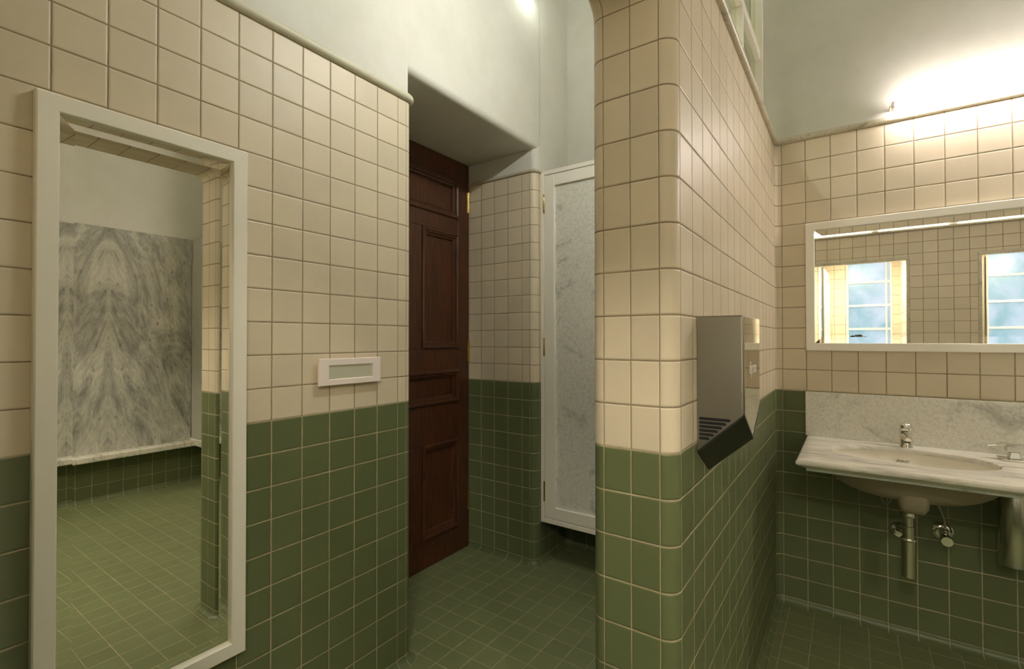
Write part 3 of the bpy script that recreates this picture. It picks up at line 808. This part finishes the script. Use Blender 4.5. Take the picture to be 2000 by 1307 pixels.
# ---- marble wall slabs and ledge at the far end, seen in the tall mirror
b = MB(); b.box(XFAR - .25, XFAR + .02, 0.2, 6.15, -6.45, 11.5)
tag(b.build('marble_slab', M['marble_book'], bevel=.02), 'tall veined grey marble slab above the ledge, the one nearer the corner', 'wall slab', 'veined wall slabs')
b = MB(); b.box(XFAR - .25, XFAR + .02, -5.8, 0.2, -6.45, 11.5)
tag(b.build('marble_slab', M['marble_book'], bevel=.02), 'tall veined grey marble slab at the left edge of the tall mirror', 'wall slab', 'veined wall slabs')
b = MB(); b.box(31.2, XFAR - .26, 6.16, 7.28, -6.28, 11.5)
tag(b.build('marble_pier', M['marble_dark'], bevel=.02), 'grey marble return slab at right angles to the veined slabs', 'wall slab')
b = MB(); b.box(33.35, XFAR - .005, -9.0, 6.12, -6.95, -6.45); b.box(31.2, XFAR - .02, 6.05, 7.28, -6.95, -6.3)
tag(b.build('marble_ledge', M['marble_counter'], bevel=.10, seg=3), 'long projecting marble ledge below the veined slabs', 'ledge')

# ---- the photographer's camera on its tripod, mirrored at the foot of the wide mirror
F, YAW, PIT, ROL = 942.038, .6123, .0099, -.0012
CX, CY, CZ = 14.4517, -12.8289, 2.4925
def cam_axes():
    def rot(r, u, d):
        cr, s_ = cos(ROL), sin(ROL); r, u = cr * r - s_ * u, s_ * r + cr * u
        cp, sp_ = cos(PIT), sin(PIT); d, u = cp * d - sp_ * u, sp_ * d + cp * u
        c, s2 = cos(YAW), sin(YAW); return Vector((-s2 * d + c * r, c * d + s2 * r, u))
    return rot(1, 0, 0), rot(0, 1, 0), rot(0, 0, 1)
RX, UP, FW = cam_axes()
cp = Vector((CX, CY, CZ))
def cpt(r, u, d): p = cp + RX * r + UP * u + FW * d; return (p.x, p.y, p.z)
def cbox(b, r0, r1, u0, u1, d0, d1):
    p = [cpt(r_, u_, d_) for u_ in (u0, u1) for d_ in (d0, d1) for r_ in (r0, r1)]
    b.add(p, [(0, 2, 3, 1), (4, 5, 7, 6), (0, 1, 5, 4), (2, 6, 7, 3), (0, 4, 6, 2), (1, 3, 7, 5)])
e = empty('camera', cpt(0, -.5, -.9), 'black camera mirrored at the foot of the wide mirror', 'camera')
b = MB(); cbox(b, -.62, .62, -.48, .24, -1.25, -.85); cbox(b, .36, .66, -.48, .18, -.88, -.62); b.build('body', M['black'], e, bevel=.08, seg=3)
b = MB(); b.loft([[cpt(x * w, z, d) for x, z in ((-1, .2), (1, .2), (.75, .40), (-.75, .40))] for w, d in ((.26, -1.22), (.30, -.82))]); b.build('viewfinder_hump', M['black'], e, bevel=.03)
b = MB(); ax = FW; b.lathe(cpt(0, 0, -.86), [(.34, 0), (.34, .3), (.31, .32), (.31, .62), (.25, .64)], 32, tuple(FW)); b.build('lens', M['black'], e)
e = empty('tripod', (cpt(0, 0, -1.05)[0], cpt(0, 0, -1.05)[1], ZF), 'black tripod carrying the camera in front of the window recess', 'tripod')
tx, ty = cpt(0, 0, -1.05)[:2]; zt = CZ - .50
b = MB(); b.box(tx - .22, tx + .22, ty - .22, ty + .22, zt - .12, zt); b.lathe((tx, ty, zt - .55), [(.12, 0), (.2, .1), (.2, .3), (.14, .42)], 20); b.build('head', M['black'], e)
b = MB(); b.lathe((tx, ty, zt - 2.2), [(.11, 0), (.11, 1.65)], 16); b.lathe((tx, ty, zt - 1.35), [(.26, 0), (.28, .1), (.28, .3), (.2, .4)], 20); b.build('centre_column', M['black'], e)
for a, rad in ((.9, 2.1), (.9 + 2 * pi / 3, 2.1), (.9 + 4 * pi / 3, 1.9)):
    q0 = Vector((tx + .25 * cos(a), ty + .25 * sin(a), zt - 1.15)); q1 = Vector((tx + rad * cos(a), ty + rad * sin(a), ZF + .1))
    if q1.y < YO + .3: q1.y = YO + .35
    b = MB(); b.tube([q0, q0.lerp(q1, .5), q0.lerp(q1, .505), q1], [.14, .13, .10, .09], 12)
    lg = b.build('leg', M['black'], e)
    b = MB(); b.lathe((q1.x, q1.y, ZF + .005), [(.12, 0), (.13, .1), (.08, .2)], 14); b.build('rubber_foot', M['black'], lg)

# ================================================================ LIGHT, CAMERA
w = bpy.data.worlds.new('sky'); sc.world = w; w.use_nodes = True
nt = w.node_tree; nt.nodes.clear()
out = nt.nodes.new('ShaderNodeOutputWorld'); bg = nt.nodes.new('ShaderNodeBackground')
tc = nt.nodes.new('ShaderNodeTexCoord'); sx = nt.nodes.new('ShaderNodeSeparateXYZ'); rp = nt.nodes.new('ShaderNodeValToRGB')
nt.links.new(tc.outputs['Generated'], sx.inputs[0]); nt.links.new(sx.outputs[2], rp.inputs[0])
rp.color_ramp.elements[0].color = (.45, .48, .53, 1); rp.color_ramp.elements[1].color = (.74, .70, .92, 1); rp.color_ramp.elements[1].position = .5
nt.links.new(rp.outputs[0], bg.inputs[0]); bg.inputs[1].default_value = 2.3
nt.links.new(bg.outputs[0], out.inputs[0])

cd = bpy.data.cameras.new('view_camera'); co = bpy.data.objects.new('view_camera', cd); COL.objects.link(co)
cd.sensor_width = 36.0; cd.sensor_fit = 'HORIZONTAL'; cd.lens = F / 2000 * 36.0
cd.clip_start = 0.01; cd.clip_end = 50
mw = Matrix((RX, UP, -FW)).transposed().to_4x4(); mw.translation = W(CX, CY, CZ); co.matrix_world = mw
sc.camera = co

sc.view_settings.view_transform = 'Standard'; sc.view_settings.look = 'None'
sc.view_settings.gamma = 1.0; sc.view_settings.use_curve_mapping = False
sc.view_settings.exposure = 0.0
sc.cycles.use_denoising = True
sc.cycles.caustics_refractive = False
sc.cycles.diffuse_bounces = 6
